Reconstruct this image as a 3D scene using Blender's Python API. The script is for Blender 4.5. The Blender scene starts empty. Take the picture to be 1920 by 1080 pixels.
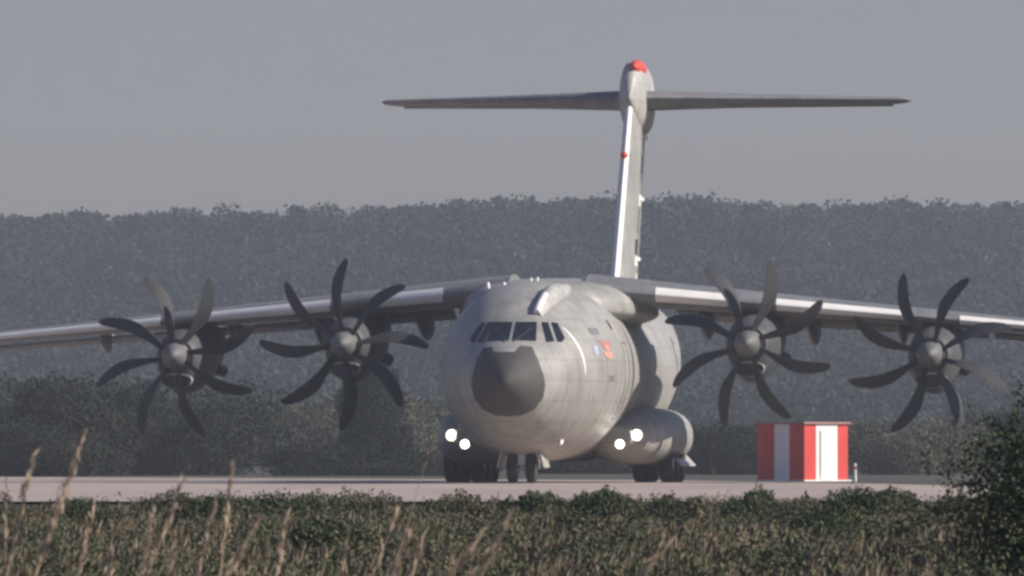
import bpy, math, random
import numpy as np
from mathutils import Vector, Matrix
R = math.radians
random.seed(7); rng = np.random.default_rng(7)
SC = bpy.context.scene
COL = SC.collection

# ---------------------------------------------------------------- camera, sky, sun, exposure
F = 15600.0            # focal length in pixels of the 1920 px wide photograph
CZ = 0.7; HOR = 863.0  # lens height above the runway, horizon row
cam = bpy.data.cameras.new('camera'); co = bpy.data.objects.new('camera', cam); COL.objects.link(co)
co.location = (0, 0, CZ); co.rotation_euler = (R(90) + math.atan((HOR - 540) / F), 0, 0)
cam.sensor_width = 36; cam.lens = 36 * F / 1920; cam.clip_start = 1; cam.clip_end = 9000
cam.dof.use_dof = True; cam.dof.focus_distance = 262; cam.dof.aperture_fstop = 20
SC.camera = co
SUN_AZ, SUN_EL = 95.0, 32.0
w = bpy.data.worlds.new('World'); SC.world = w; w.use_nodes = True
nt = w.node_tree; bg = nt.nodes['Background']
sky = nt.nodes.new('ShaderNodeTexSky'); sky.sky_type = 'NISHITA'; sky.sun_disc = False
sky.sun_elevation = R(SUN_EL); sky.sun_rotation = R(SUN_AZ)
sky.air_density = 1.2; sky.dust_density = 1.0; sky.ozone_density = 3.0
tint = nt.nodes.new('ShaderNodeMix'); tint.data_type = 'RGBA'; tint.blend_type = 'MULTIPLY'; tint.inputs[0].default_value = 1
tint.inputs[7].default_value = (1.03, .965, 1.24, 1)   # the air's own faint lilac
nt.links.new(sky.outputs[0], tint.inputs[6]); nt.links.new(tint.outputs[2], bg.inputs[0]); bg.inputs[1].default_value = 0.055
sl = bpy.data.lights.new('sun', 'SUN'); sl.energy = 5.0; sl.angle = R(0.6); sl.color = (1, .93, .84)
so = bpy.data.objects.new('sun', sl); COL.objects.link(so)
sd = Vector((math.sin(R(SUN_AZ)) * math.cos(R(SUN_EL)), math.cos(R(SUN_AZ)) * math.cos(R(SUN_EL)), math.sin(R(SUN_EL))))
so.rotation_euler = sd.to_track_quat('Z', 'Y').to_euler(); so.location = (60, -20, 80)
SC.view_settings.view_transform = 'Standard'; SC.view_settings.look = 'None'
SC.view_settings.exposure = 0.22; SC.view_settings.gamma = 1
try:
    SC.cycles.pixel_filter_type = 'BLACKMAN_HARRIS'; SC.cycles.filter_width = 2.9
    SC.cycles.volume_bounces = 1; SC.cycles.max_bounces = 6
except Exception: pass

def at(px, py, Y): return ((px - 960) * Y / F, Y, CZ + (HOR - py) * Y / F)

# ---------------------------------------------------------------- materials
def mat(name, col, rough=.6, metal=0., var=.0, scale=1., bump=0., col2=None, emit=None, spec=.5, streak=None):
    m = bpy.data.materials.new(name); m.use_nodes = True; n = m.node_tree; b = n.nodes['Principled BSDF']
    b.inputs['Roughness'].default_value = rough; b.inputs['Metallic'].default_value = metal
    b.inputs['Specular IOR Level'].default_value = spec
    b.inputs['Base Color'].default_value = (*col, 1)
    if var or col2:
        tc = n.nodes.new('ShaderNodeTexCoord'); no = n.nodes.new('ShaderNodeTexNoise')
        no.inputs['Scale'].default_value = scale; no.inputs['Detail'].default_value = 7; no.inputs['Roughness'].default_value = .65
        src = tc.outputs['Object']
        if streak:
            mp = n.nodes.new('ShaderNodeMapping'); mp.inputs['Scale'].default_value = streak
            n.links.new(src, mp.inputs[0]); src = mp.outputs[0]
        n.links.new(src, no.inputs['Vector'])
        cr = n.nodes.new('ShaderNodeValToRGB')
        cr.color_ramp.elements[0].position = .32; cr.color_ramp.elements[1].position = .68
        c2 = col2 or tuple(min(1, c * (1 + var)) for c in col); c1 = col if col2 else tuple(c * (1 - var) for c in col)
        cr.color_ramp.elements[0].color = (*c1, 1); cr.color_ramp.elements[1].color = (*c2, 1)
        n.links.new(no.outputs['Fac'], cr.inputs[0]); n.links.new(cr.outputs[0], b.inputs['Base Color'])
        if bump:
            bp = n.nodes.new('ShaderNodeBump'); bp.inputs['Strength'].default_value = bump; bp.inputs['Distance'].default_value = .05
            n.links.new(no.outputs['Fac'], bp.inputs['Height']); n.links.new(bp.outputs[0], b.inputs['Normal'])
    if emit:
        b.inputs['Emission Color'].default_value = (*emit[:3], 1); b.inputs['Emission Strength'].default_value = emit[3]
    return m

def leafmat(name, c1, c2, c3, scale=.8, p=(.38, .52, .66)):
    """foliage: patches of species and age (noise in place) and a spread from leaf to leaf"""
    m = bpy.data.materials.new(name); m.use_nodes = True; n = m.node_tree; b = n.nodes['Principled BSDF']
    b.inputs['Roughness'].default_value = .75; b.inputs['Specular IOR Level'].default_value = .2
    tc = n.nodes.new('ShaderNodeTexCoord'); no = n.nodes.new('ShaderNodeTexNoise'); no.inputs['Scale'].default_value = scale; no.inputs['Detail'].default_value = 4
    n.links.new(tc.outputs['Object'], no.inputs['Vector'])
    ge = n.nodes.new('ShaderNodeNewGeometry')
    ad = n.nodes.new('ShaderNodeMath'); ad.operation = 'MULTIPLY_ADD'; ad.inputs[1].default_value = .15
    n.links.new(ge.outputs['Random Per Island'], ad.inputs[0])
    su = n.nodes.new('ShaderNodeMath'); su.operation = 'SUBTRACT'; su.inputs[1].default_value = .075
    n.links.new(no.outputs['Fac'], su.inputs[0]); n.links.new(su.outputs[0], ad.inputs[2])
    cr = n.nodes.new('ShaderNodeValToRGB'); e = cr.color_ramp.elements
    e[0].position = p[0]; e[0].color = (*c1, 1); e[1].position = p[2]; e[1].color = (*c3, 1)
    k = cr.color_ramp.elements.new(p[1]); k.color = (*c2, 1)
    n.links.new(ad.outputs[0], cr.inputs[0]); n.links.new(cr.outputs[0], b.inputs['Base Color'])
    return m

def panelize(m, seam=.72, sy=1.55, sz=.62, dirt=.16):
    """panel seams and streaky grime of the airframe, in the part's own coordinates"""
    n = m.node_tree; b = n.nodes['Principled BSDF']; src = b.inputs['Base Color'].links[0].from_socket
    tc = n.nodes.new('ShaderNodeTexCoord'); mp = n.nodes.new('ShaderNodeMapping'); mp.inputs['Rotation'].default_value = (0, R(90), R(90))
    sp = n.nodes.new('ShaderNodeSeparateXYZ'); cb = n.nodes.new('ShaderNodeCombineXYZ')
    n.links.new(tc.outputs['Object'], sp.inputs[0]); n.links.new(sp.outputs['Y'], cb.inputs['X']); n.links.new(sp.outputs['Z'], cb.inputs['Y'])
    br = n.nodes.new('ShaderNodeTexBrick'); br.inputs['Scale'].default_value = 1; br.inputs['Brick Width'].default_value = sy; br.inputs['Row Height'].default_value = sz
    br.inputs['Mortar Size'].default_value = .018; br.inputs['Mortar Smooth'].default_value = .5
    br.inputs['Color1'].default_value = (1, 1, 1, 1); br.inputs['Color2'].default_value = (.90, .90, .90, 1); br.inputs['Mortar'].default_value = (seam, seam, seam, 1)
    n.links.new(cb.outputs[0], br.inputs['Vector'])
    mm = n.nodes.new('ShaderNodeMix'); mm.data_type = 'RGBA'; mm.blend_type = 'MULTIPLY'; mm.inputs[0].default_value = 1
    n.links.new(src, mm.inputs[6]); n.links.new(br.outputs['Color'], mm.inputs[7])
    no = n.nodes.new('ShaderNodeTexNoise'); no.inputs['Scale'].default_value = 2.2; no.inputs['Detail'].default_value = 8; no.inputs['Roughness'].default_value = .7
    m2 = n.nodes.new('ShaderNodeMapping'); m2.inputs['Scale'].default_value = (1, 1, .22); n.links.new(tc.outputs['Object'], m2.inputs[0]); n.links.new(m2.outputs[0], no.inputs['Vector'])
    cr = n.nodes.new('ShaderNodeValToRGB'); cr.color_ramp.elements[0].position = .4; cr.color_ramp.elements[0].color = (1 - dirt * 1.6,) * 3 + (1,)
    cr.color_ramp.elements[1].position = .6; cr.color_ramp.elements[1].color = (1, 1, 1, 1)
    n.links.new(no.outputs['Fac'], cr.inputs[0])
    m3 = n.nodes.new('ShaderNodeMix'); m3.data_type = 'RGBA'; m3.blend_type = 'MULTIPLY'; m3.inputs[0].default_value = 1
    n.links.new(mm.outputs[2], m3.inputs[6]); n.links.new(cr.outputs[0], m3.inputs[7]); n.links.new(m3.outputs[2], b.inputs['Base Color'])

M = dict(
    paint=mat('grey_paint', (.36, .35, .32), .5, var=.09, scale=.9, bump=.02, streak=(1, .35, 1)),
    paint2=mat('light_grey_paint', (.47, .455, .42), .5, var=.06, scale=1.1),
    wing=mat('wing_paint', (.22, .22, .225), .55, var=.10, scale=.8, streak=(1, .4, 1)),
    edge=mat('bare_leading_edge', (.82, .80, .76), .38, metal=.0, var=.06, scale=1.5),
    radome=mat('radome_rubber', (.062, .054, .052), .75, var=.15, scale=1.6),
    dark=mat('dark_paint', (.035, .036, .04), .5, var=.15, scale=2),
    glass=mat('cockpit_glass', (.012, .014, .018), .12, spec=.6, var=.1, scale=3),
    blade=mat('propeller_blade', (.026, .026, .030), .7, var=.12, scale=2),
    spin=mat('spinner_paint', (.13, .128, .125), .6, var=.08, scale=3),
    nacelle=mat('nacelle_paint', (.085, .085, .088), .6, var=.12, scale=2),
    tyre=mat('tyre_rubber', (.02, .02, .021), .85, var=.2, scale=5),
    rim=mat('wheel_rim', (.45, .45, .44), .4, metal=.3, var=.1, scale=6),
    steel=mat('gear_steel', (.30, .30, .31), .4, metal=.4, var=.15, scale=4),
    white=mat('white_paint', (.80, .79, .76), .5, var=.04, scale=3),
    red=mat('red_paint', (.45, .19, .17), .5, var=.1, scale=3),
    orange=mat('orange_paint', (.55, .30, .23), .5, var=.1, scale=3),
    capred=mat('fin_cap_red', (.60, .07, .045), .5, var=.15, scale=3),
    blue=mat('pale_blue_paint', (.38, .45, .60), .5, var=.05, scale=3),
    greymark=mat('faded_grey_marking', (.17, .165, .165), .55, var=.15, scale=4),
    lamp=mat('landing_lamp', (.9, .9, .9), .3, emit=(1, .95, .84, 22)),
    halo=mat('lamp_halo', (.9, .85, .75), .2, emit=(1, .62, .42, 1.0)),  # weak warm emission standing in for the halo around the lamp
    beacon=mat('red_beacon', (.7, .05, .04), .25, emit=(1, .1, .06, .6)),
    concrete=mat('runway_concrete', (.39, .315, .265), .65, var=.16, scale=.25, bump=.05, streak=(1, .12, 1)),
    ground=mat('dry_grass_soil', (.030, .032, .020), .95, col2=(.055, .050, .030), scale=.12, bump=.3),
    shoulder=mat('dirt_shoulder', (.30, .17, .14), .95, col2=(.36, .24, .19), scale=.6, bump=.2),
    straw=mat('dry_straw', (.46, .34, .23), .8, var=.15, scale=9),
    plume=mat('grass_plume', (.46, .35, .25), .85, var=.18, scale=14),
    bark=mat('bark', (.09, .07, .05), .9, var=.3, scale=6),
    hutred=mat('hut_red', (.70, .055, .04), .55, var=.08, scale=2),
    hutwhite=mat('hut_white', (.88, .86, .82), .55, var=.04, scale=2),
    roof=mat('hut_roof', (.35, .20, .18), .7, var=.1, scale=3),
    scrub=leafmat('scrub_leaves', (.045, .070, .032), (.10, .105, .056), (.21, .165, .115), .45),
    litter=leafmat('dry_grass_blades', (.10, .085, .05), (.19, .15, .10), (.28, .21, .15), .7),
    shrub_g=leafmat('green_shrub_leaves', (.034, .054, .022), (.056, .074, .032), (.105, .10, .05), 1.1),
    shrub_b=leafmat('olive_shrub_leaves', (.048, .065, .03), (.09, .085, .048), (.16, .115, .08), 1.2),
    bush=leafmat('dark_bush_leaves', (.036, .056, .025), (.062, .080, .036), (.13, .135, .06), 1.4),
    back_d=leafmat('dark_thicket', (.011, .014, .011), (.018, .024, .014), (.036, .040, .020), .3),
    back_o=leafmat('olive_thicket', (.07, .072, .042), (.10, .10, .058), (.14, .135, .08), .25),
    forest=leafmat('forest_leaves', (.016, .024, .017), (.022, .031, .021), (.030, .037, .025), .05),
)

for k_ in ('paint', 'paint2', 'wing', 'nacelle'): panelize(M[k_])
panelize(M['hutwhite'], .9, 5, 5, .03); panelize(M['hutred'], .8, 5, 5, .10)

# ---------------------------------------------------------------- helpers
def tag(o, label=None, cat=None, group=None, kind=None):
    if label: o['label'] = label
    if cat: o['category'] = cat
    if group: o['group'] = group
    if kind: o['kind'] = kind
    return o

def empty(name, loc, label, cat, group=None, rz=0):
    o = bpy.data.objects.new(name, None); COL.objects.link(o); o.location = loc; o.rotation_euler = (0, 0, rz)
    o.empty_display_size = .5
    return tag(o, label, cat, group)

class MB:
    def __init__(s): s.v = []; s.f = []; s.mi = []; s.sm = []
    def add(s, vs, fs, mi=0, smooth=True):
        b = len(s.v); s.v += [tuple(p) for p in vs]
        for f in fs: s.f.append(tuple(i + b for i in f)); s.mi.append(mi); s.sm.append(smooth)
        return s
    def box(s, c, d, rz=0, ry=0, rx=0, mi=0, bev=0.):
        mx = Matrix.Translation(c) @ Matrix.Rotation(rz, 4, 'Z') @ Matrix.Rotation(ry, 4, 'Y') @ Matrix.Rotation(rx, 4, 'X')
        vs = [mx @ Vector((sx * d[0] / 2, sy * d[1] / 2, sz * d[2] / 2)) for sx in (-1, 1) for sy in (-1, 1) for sz in (-1, 1)]
        return s.add(vs, [(0, 1, 3, 2), (4, 6, 7, 5), (0, 4, 5, 1), (2, 3, 7, 6), (0, 2, 6, 4), (1, 5, 7, 3)], mi, False)
    def loft(s, rings, mi=0, cap=(True, True), closed=True, smooth=True):
        n = len(rings[0]); vs = [p for r in rings for p in r]; fs = []
        for i in range(len(rings) - 1):
            for j in range(n if closed else n - 1):
                k = (j + 1) % n
                fs.append((i * n + j, i * n + k, (i + 1) * n + k, (i + 1) * n + j))
        if cap[0]: fs.append(tuple(range(n))[::-1])
        if cap[1]: fs.append(tuple((len(rings) - 1) * n + j for j in range(n)))
        return s.add(vs, fs, mi, smooth)
    def tube(s, pts, rad, n=10, mi=0):
        rings = []
        for i, p in enumerate(pts):
            p = Vector(p); a = Vector(pts[max(0, i - 1)]); b = Vector(pts[min(len(pts) - 1, i + 1)])
            d = (b - a).normalized(); u = d.orthogonal().normalized() if i == 0 else (u - d * u.dot(d)).normalized(); q = d.cross(u)
            r = rad[i] if hasattr(rad, '__len__') else rad
            rings.append([p + (u * math.cos(2 * math.pi * k / n) + q * math.sin(2 * math.pi * k / n)) * r for k in range(n)])
        return s.loft(rings, mi)
    def lathe(s, c, axis, prof, n=28, mi=0):
        """prof: (distance along axis, radius)"""
        a = Vector(axis).normalized(); u = a.orthogonal().normalized(); q = a.cross(u); c = Vector(c)
        rings = [[c + a * t + (u * math.cos(2 * math.pi * k / n) + q * math.sin(2 * math.pi * k / n)) * max(r, 1e-4) for k in range(n)] for t, r in prof]
        return s.loft(rings, mi)
    def build(s, name, mats, parent=None, loc=(0, 0, 0), fix=True):
        me = bpy.data.meshes.new(name); me.from_pydata(s.v, [], s.f)
        for m in (mats if isinstance(mats, (list, tuple)) else [mats]): me.materials.append(m)
        me.polygons.foreach_set('material_index', s.mi); me.polygons.foreach_set('use_smooth', s.sm)
        me.update()
        if fix:
            import bmesh
            bm = bmesh.new(); bm.from_mesh(me); bmesh.ops.recalc_face_normals(bm, faces=bm.faces); bm.to_mesh(me); bm.free()
            try: me.set_sharp_from_angle(angle=R(42))
            except Exception: pass
        o = bpy.data.objects.new(name, me); COL.objects.link(o); o.location = loc
        if parent: o.parent = parent
        return o

def leaves(name, P, size, m, parent=None, loc=(0, 0, 0), up=.0, aspect=2.2, axis=None):
    """many separate leaf or twig-tip faces at points P"""
    n = len(P); size = np.broadcast_to(size, (n,)) * rng.uniform(.6, 1.35, n)
    a = rng.normal(size=(n, 3)); a[:, 2] += up * 2; a = a if axis is None else a * .22 + np.array(axis); a /= np.linalg.norm(a, axis=1)[:, None]
    b = rng.normal(size=(n, 3)); b -= a * (a * b).sum(1)[:, None]; b /= np.linalg.norm(b, axis=1)[:, None]
    A = a * (size * aspect ** .5 / 2)[:, None]; B = b * (size / aspect ** .5 / 2)[:, None]
    V = np.stack([P - A, P + B - A * .1, P + A, P - B - A * .1], 1).reshape(-1, 3)
    me = bpy.data.meshes.new(name)
    me.vertices.add(4 * n); me.vertices.foreach_set('co', V.astype('f').ravel())
    me.loops.add(4 * n); me.loops.foreach_set('vertex_index', np.arange(4 * n, dtype='i'))
    me.polygons.add(n); me.polygons.foreach_set('loop_start', np.arange(0, 4 * n, 4, dtype='i'))
    me.polygons.foreach_set('loop_total', np.full(n, 4, 'i'))
    me.materials.append(m); me.update(calc_edges=True)
    o = bpy.data.objects.new(name, me); COL.objects.link(o); o.location = loc
    if parent: o.parent = parent
    return o

def crownpts(n, hx, hy, hz, lobes=9, fill=.45, base=0.):
    """points through uneven lobes with gaps between them; z from base up to about base+2*hz"""
    P = []
    ls = []
    for _ in range(lobes):
        ang = random.uniform(0, 6.28); rr = random.uniform(.1, .78) ** .7
        c = np.array([math.cos(ang) * rr * hx, math.sin(ang) * rr * hy, base + hz * random.uniform(.25, 1.45) * (1 - .35 * rr)])
        ls.append((c, random.uniform(.28, .5)))
    for i in range(lobes):
        c, r = ls[i]; k = n // lobes
        d = rng.normal(size=(k, 3)); d /= np.linalg.norm(d, axis=1)[:, None]
        q = rng.uniform(fill, 1, k) ** .6 * (1 + .22 * np.sin(d[:, 0] * 7 + i) * np.cos(d[:, 2] * 6))
        P.append(c + d * q[:, None] * np.array([hx * r * 1.3, hy * r * 1.3, hz * r * 1.5]))
    P = np.concatenate(P)
    P[:, 0] *= hx / np.percentile(abs(P[:, 0]), 98.5); P[:, 1] *= hy / np.percentile(abs(P[:, 1]), 98.5)
    P[:, 2] *= 2 * hz / np.percentile(P[:, 2], 99.5)
    # foliage reaches down to the ground under the crown
    k = len(P) // 5; Q = P[:k].copy(); Q[:, 2] *= rng.uniform(0, .7, k); Q[:, :2] *= .9
    P = np.concatenate([P, Q]); return P[P[:, 2] > -.02]

# ---------------------------------------------------------------- terrain, runway
def hsm(a, b, x):
    t = min(1, max(0, (x - a) / (b - a))); return t * t * (3 - 2 * t)
def ridge(x): return 30.1 + .35 * math.sin(x * .11 + .7) + .4 * math.sin(x * .05) + 2.2 * hsm(-62, -8, x) - .9 * hsm(18, 75, x)
def gz(x, y):
    z = -.42 + .10 * math.sin(x * .5 + y * .09) * (1 - hsm(90, 120, y))
    z += .37 * hsm(128, 141, y)
    z -= .06 * hsm(700, 900, y)
    z += (ridge(x)) * hsm(880, 1310, y) ** 1.15 - 6 * hsm(1340, 1700, y)
    return z
ys = [-60, -20, 0] + list(range(8, 150, 4)) + list(range(160, 400, 20)) + list(range(420, 880, 40)) + list(range(880, 1340, 20)) + list(range(1350, 1760, 50))
xs = sorted(set([-700, -500, -400, -320, -260] + list(range(-220, 221, 10)) + [260, 320, 400, 500, 700] + list(np.arange(-18, 19, 2))))
g = MB(); vs = [(x, y, gz(x, y)) for y in ys for x in xs]; nx = len(xs)
g.add(vs, [(j * nx + i, j * nx + i + 1, (j + 1) * nx + i + 1, (j + 1) * nx + i) for j in range(len(ys) - 1) for i in range(nx - 1)])
tag(g.build('ground', M['ground']), kind='structure')
# the runway apron: far edge runs obliquely, farther away on the left
edge = [(-320, 700), (-60, 432), (-22.4, 352), (-6, 316), (5.5, 292), (9.5, 262), (12.2, 232), (17, 214), (60, 190)]
near = [(-320, 141.5), (-60, 141.5), (-22.4, 141.5), (-6, 141.5), (5.5, 141.5), (9.5, 141.5), (12.2, 141.5), (17, 141.5), (60, 141.5)]
r_ = MB(); K = 10
for i in range(len(edge) - 1):
    for k in range(K):
        q = lambda a, b, t: (a[0] + (b[0] - a[0]) * t, a[1] + (b[1] - a[1]) * t, 0.)
        r_.add([q(near[i], edge[i], k / K), q(near[i + 1], edge[i + 1], k / K), q(near[i + 1], edge[i + 1], (k + 1) / K), q(near[i], edge[i], (k + 1) / K)], [(0, 1, 2, 3)], 0, False)
tag(r_.build('runway', M['concrete']), kind='structure')
s_ = MB()
for i in range(len(edge) - 1):
    a, b = edge[i], edge[i + 1]
    s_.add([(a[0], a[1] + .1, -.012), (b[0], b[1] + .1, -.012), (b[0] + 1, b[1] + 6, -.03), (a[0] + 1, a[1] + 6, -.03)], [(0, 1, 2, 3)], 0, False)
tag(s_.build('runway_shoulder', M['shoulder']), kind='structure')

# ---------------------------------------------------------------- the aircraft (local x = photo right, y = aft of the nose, z up)
PSI = 0.115
BASE_ST = 16.0
NOSE = Vector((-.25, 248.0, 0))
aft = Vector((math.sin(PSI), math.cos(PSI), 0))
plane = empty('military_transport_plane', NOSE + aft * BASE_ST,
              'grey four engine turboprop military transport plane with black nose and T tail on the runway', 'airplane', rz=-PSI)
def part(mb, name, m, parent=None, **k):
    """geometry is given with y measured from the nose; shift it to the empty at the gear"""
    p = parent or plane
    off = (0, -BASE_ST, 0) if p is plane else (0, 0, 0)
    return mb.build(name, m, p, loc=off, **k)

ST = np.array([  # station, half width, z of widest, top, bottom
    (0.00, .02, 3.02, 3.04, 3.00), (0.06, .17, 3.02, 3.18, 2.86), (.25, .40, 3.03, 3.42, 2.64), (.6, .71, 3.05, 3.73, 2.34),
    (1.0, .98, 3.08, 3.98, 2.08), (1.45, 1.23, 3.12, 4.18, 1.86), (1.9, 1.46, 3.17, 4.36, 1.66), (2.4, 1.70, 3.22, 4.62, 1.47),
    (3.0, 1.96, 3.28, 4.98, 1.26), (3.8, 2.24, 3.34, 5.46, 1.04), (4.8, 2.48, 3.40, 5.86, .86), (6.2, 2.68, 3.44, 6.12, .72),
    (8.0, 2.77, 3.45, 6.22, .67), (10, 2.78, 3.45, 6.23, .66), (14, 2.78, 3.45, 6.23, .66), (18, 2.78, 3.45, 6.23, .66),
    (22, 2.78, 3.45, 6.23, .68), (25, 2.76, 3.50, 6.23, .95), (28, 2.62, 3.75, 6.22, 1.75), (31, 2.35, 4.15, 6.20, 2.75),
    (34, 1.95, 4.65, 6.18, 3.70), (37, 1.45, 5.15, 6.15, 4.50), (40, .85, 5.60, 6.08, 5.20), (42.2, .25, 5.85, 5.98, 5.72)])
def sect(t):
    t = min(max(t, 0), len(ST) - 1.0001); i = int(t); u = t - i
    p0, p1, p2, p3 = ST[max(i - 1, 0)], ST[i], ST[i + 1], ST[min(i + 2, len(ST) - 1)]
    h1 = p2[0] - p1[0]; h0 = max(p1[0] - p0[0], 1e-6); h2 = max(p3[0] - p2[0], 1e-6)
    m1 = (p2 - p1) if i == 0 else ((p1 - p0) / h0 * h1 + (p2 - p1)) / 2
    m2 = (p2 - p1) if i + 2 > len(ST) - 1 else ((p2 - p1) + (p3 - p2) / h2 * h1) / 2
    if i == 0: m1 = (p2 - p1) * 1.6
    r = (2 * u**3 - 3 * u**2 + 1) * p1 + (u**3 - 2 * u**2 + u) * m1 + (-2 * u**3 + 3 * u**2) * p2 + (u**3 - u**2) * m2
    r[0] = p1[0] + (p2[0] - p1[0]) * u
    return r
def t_of(s): 
    i = int(np.clip(np.searchsorted(ST[:, 0], s) - 1, 0, len(ST) - 2)); return i + (s - ST[i, 0]) / (ST[i + 1, 0] - ST[i, 0])
def ring(t, n=72):
    s, hw, zc, tp, bt = sect(t)
    out = []
    for k in range(n):
        a = 2 * math.pi * k / n; c, si = math.cos(a), math.sin(a)
        out.append((hw * c, s, zc + (tp - zc if si > 0 else zc - bt) * si))
    return out
def inside(t, y, z):
    s, hw, zc, tp, bt = sect(t); h = tp - zc if z > zc else zc - bt
    return (y / hw) ** 2 + ((z - zc) / max(h, 1e-3)) ** 2 < 1
def front_pt(y, z, off=.012):
    lo, hi = 0., 13.
    for _ in range(34):
        m = (lo + hi) / 2
        if inside(m, y, z): hi = m
        else: lo = m
    s = sect(hi)[0]
    # push out along the normal estimated by finite differences
    return Vector((y, s, z))
def front_norm(y, z):
    e = .03
    sx = (front_pt(y + e, z).y - front_pt(y - e, z).y) / (2 * e); sz = (front_pt(y, z + e).y - front_pt(y, z - e).y) / (2 * e)
    return Vector((sx, -1, sz)).normalized()
def front_patch(poly, off, rings=6, nseg=8, thick=True):
    c = Vector((sum(p[0] for p in poly) / len(poly), sum(p[1] for p in poly) / len(poly)))
    bd = []
    for i in range(len(poly)):
        a = Vector(poly[i]); b = Vector(poly[(i + 1) % len(poly)])
        for k in range(nseg): bd.append(a.lerp(b, k / nseg))
    def P(p, o):
        q = front_pt(p.x, p.y); return q + front_norm(p.x, p.y) * o
    mb = MB(); rs = [[P(c.lerp(p, max(r / rings, .02)), off) for p in bd] for r in range(rings + 1)]
    rs.append([P(p, -.03) for p in bd])
    return mb.loft(rs, cap=(True, False))
def side_pt(s, z, side, off):
    _, hw, zc, tp, bt = sect(t_of(s)); h = tp - zc if z > zc else zc - bt
    k = (z - zc) / h; y = hw * math.sqrt(max(0, 1 - k * k))
    n = Vector((y / hw ** 2, 0, (z - zc) / h ** 2)).normalized()
    p = Vector((y, s, z)) + n * off
    return Vector((p.x * side, p.y, p.z))
def side_patch(poly, side, off=.012, nseg=6, rings=3):
    c = Vector((sum(p[0] for p in poly) / len(poly), sum(p[1] for p in poly) / len(poly)))
    bd = []
    for i in range(len(poly)):
        a = Vector(poly[i]); b = Vector(poly[(i + 1) % len(poly)])
        for k in range(nseg): bd.append(a.lerp(b, k / nseg))
    rs = [[side_pt(*c.lerp(p, max(r / rings, .02)), side, off) for p in bd] for r in range(rings + 1)]
    rs.append([side_pt(*p, side, -.02) for p in bd])
    return MB().loft(rs, cap=(True, False))
def circ(cx, cz, r, n=16, rz=None): return [(cx + r * math.cos(6.2832 * k / n), cz + (rz or r) * math.sin(6.2832 * k / n)) for k in range(n)]

f = MB(); ts = list(np.arange(0, 12, .2)) + list(np.arange(12, len(ST) - 1, .25)) + [len(ST) - 1]
f.loft([ring(t) for t in ts]); fus = part(f, 'fuselage', M['paint'])
# radome with the pale collar notch cut out of its top
rp = [(-.80, 4.06), (-.52, 4.10), (-.42, 3.93), (.22, 3.93), (.34, 4.12), (.66, 4.10), (.88, 3.72), (1.06, 3.26), (1.10, 2.95), (1.03, 2.58), (.78, 2.24), (.40, 2.06), (0, 2.02), (-.40, 2.06), (-.78, 2.24), (-1.03, 2.58), (-1.10, 2.95), (-1.06, 3.26), (-.95, 3.72)]
rp = [(x, z * 1.0) for x, z in rp]
part(front_patch(rp, .018, rings=18, nseg=5), 'radome', M['radome'], fix=True)
W = {1: [(.05, 4.86), (.66, 4.87), (.74, 4.28), (.05, 4.30)],
     2: [(.80, 4.86), (.98, 4.86), (1.24, 4.27), (1.03, 4.25)],
     3: [(1.07, 4.86), (1.24, 4.84), (1.50, 4.38), (1.45, 4.26), (1.33, 4.26)]}
for sgn in (-1, 1):
    for k in W:
        p = [(x * sgn, z) for x, z in W[k]]
        if sgn < 0 and k > 1: p = [(x + .17, z) for x, z in p]
        part(front_patch(p, .016, rings=3, nseg=6), 'cockpit_window', M['glass'])
for x0_, x1_ in ((.12, .55), (-.12, -.5)):
    part(MB().tube([front_pt(x0_ + (x1_ - x0_) * k / 5, 4.26 + .42 * k / 5) + Vector((0, -.05, .01)) for k in range(6)], .014, 6), 'wiper', M['dark'])
# crown eyebrow ridge, refuelling probe mount on the nose roof
mb = MB(); pr = []
for i in range(12):
    u = i / 11; s = 3.3 + u * 3.4; tp = sect(t_of(s))[3]
    h = .26 * math.sin(math.pi * min(1, u * 1.15 + .06)) ** .7 if u < .83 else .08 * (1 - u) / .17 + .02
    wv = .30 * (.45 + .55 * math.sin(math.pi * u)) ; pr.append([(.66 + .5 * u + wv * math.cos(a), s, tp - .22 + (h + .12) * math.sin(a) ** 1 if math.sin(a) > 0 else tp - .35) for a in [2 * math.pi * k / 18 for k in range(18)]])
mb.loft(pr); pm = part(mb, 'refuelling_probe_mount', M['paint2'])
MB().tube([(.62, 3.3, 5.18), (.68, 3.6, 5.40), (.78, 4.2, 5.70)], [.10, .12, .12], 12).build('probe_socket', M['white'], pm)
# thin antennas along the crown
for s, h in ((7.4, .15), (9.2, .18), (26.2, .3)):
    tp = sect(t_of(s))[3]
    part(MB().loft([[(.02 * x, s + y * .16, tp - .05 + z) for x, y in ((-1, 0), (0, -1), (1, 0), (0, 1))] for z in (0, h)]), 'blade_antenna', M['white'])
for x in (-.5, .0, .55):
    part(MB().lathe((x - 1.1, 9.5, 6.02), (0, 0, 1), [(0, .07), (.16, .06), (.20, .02)], 12), 'antenna_dome', M['white'])
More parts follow.
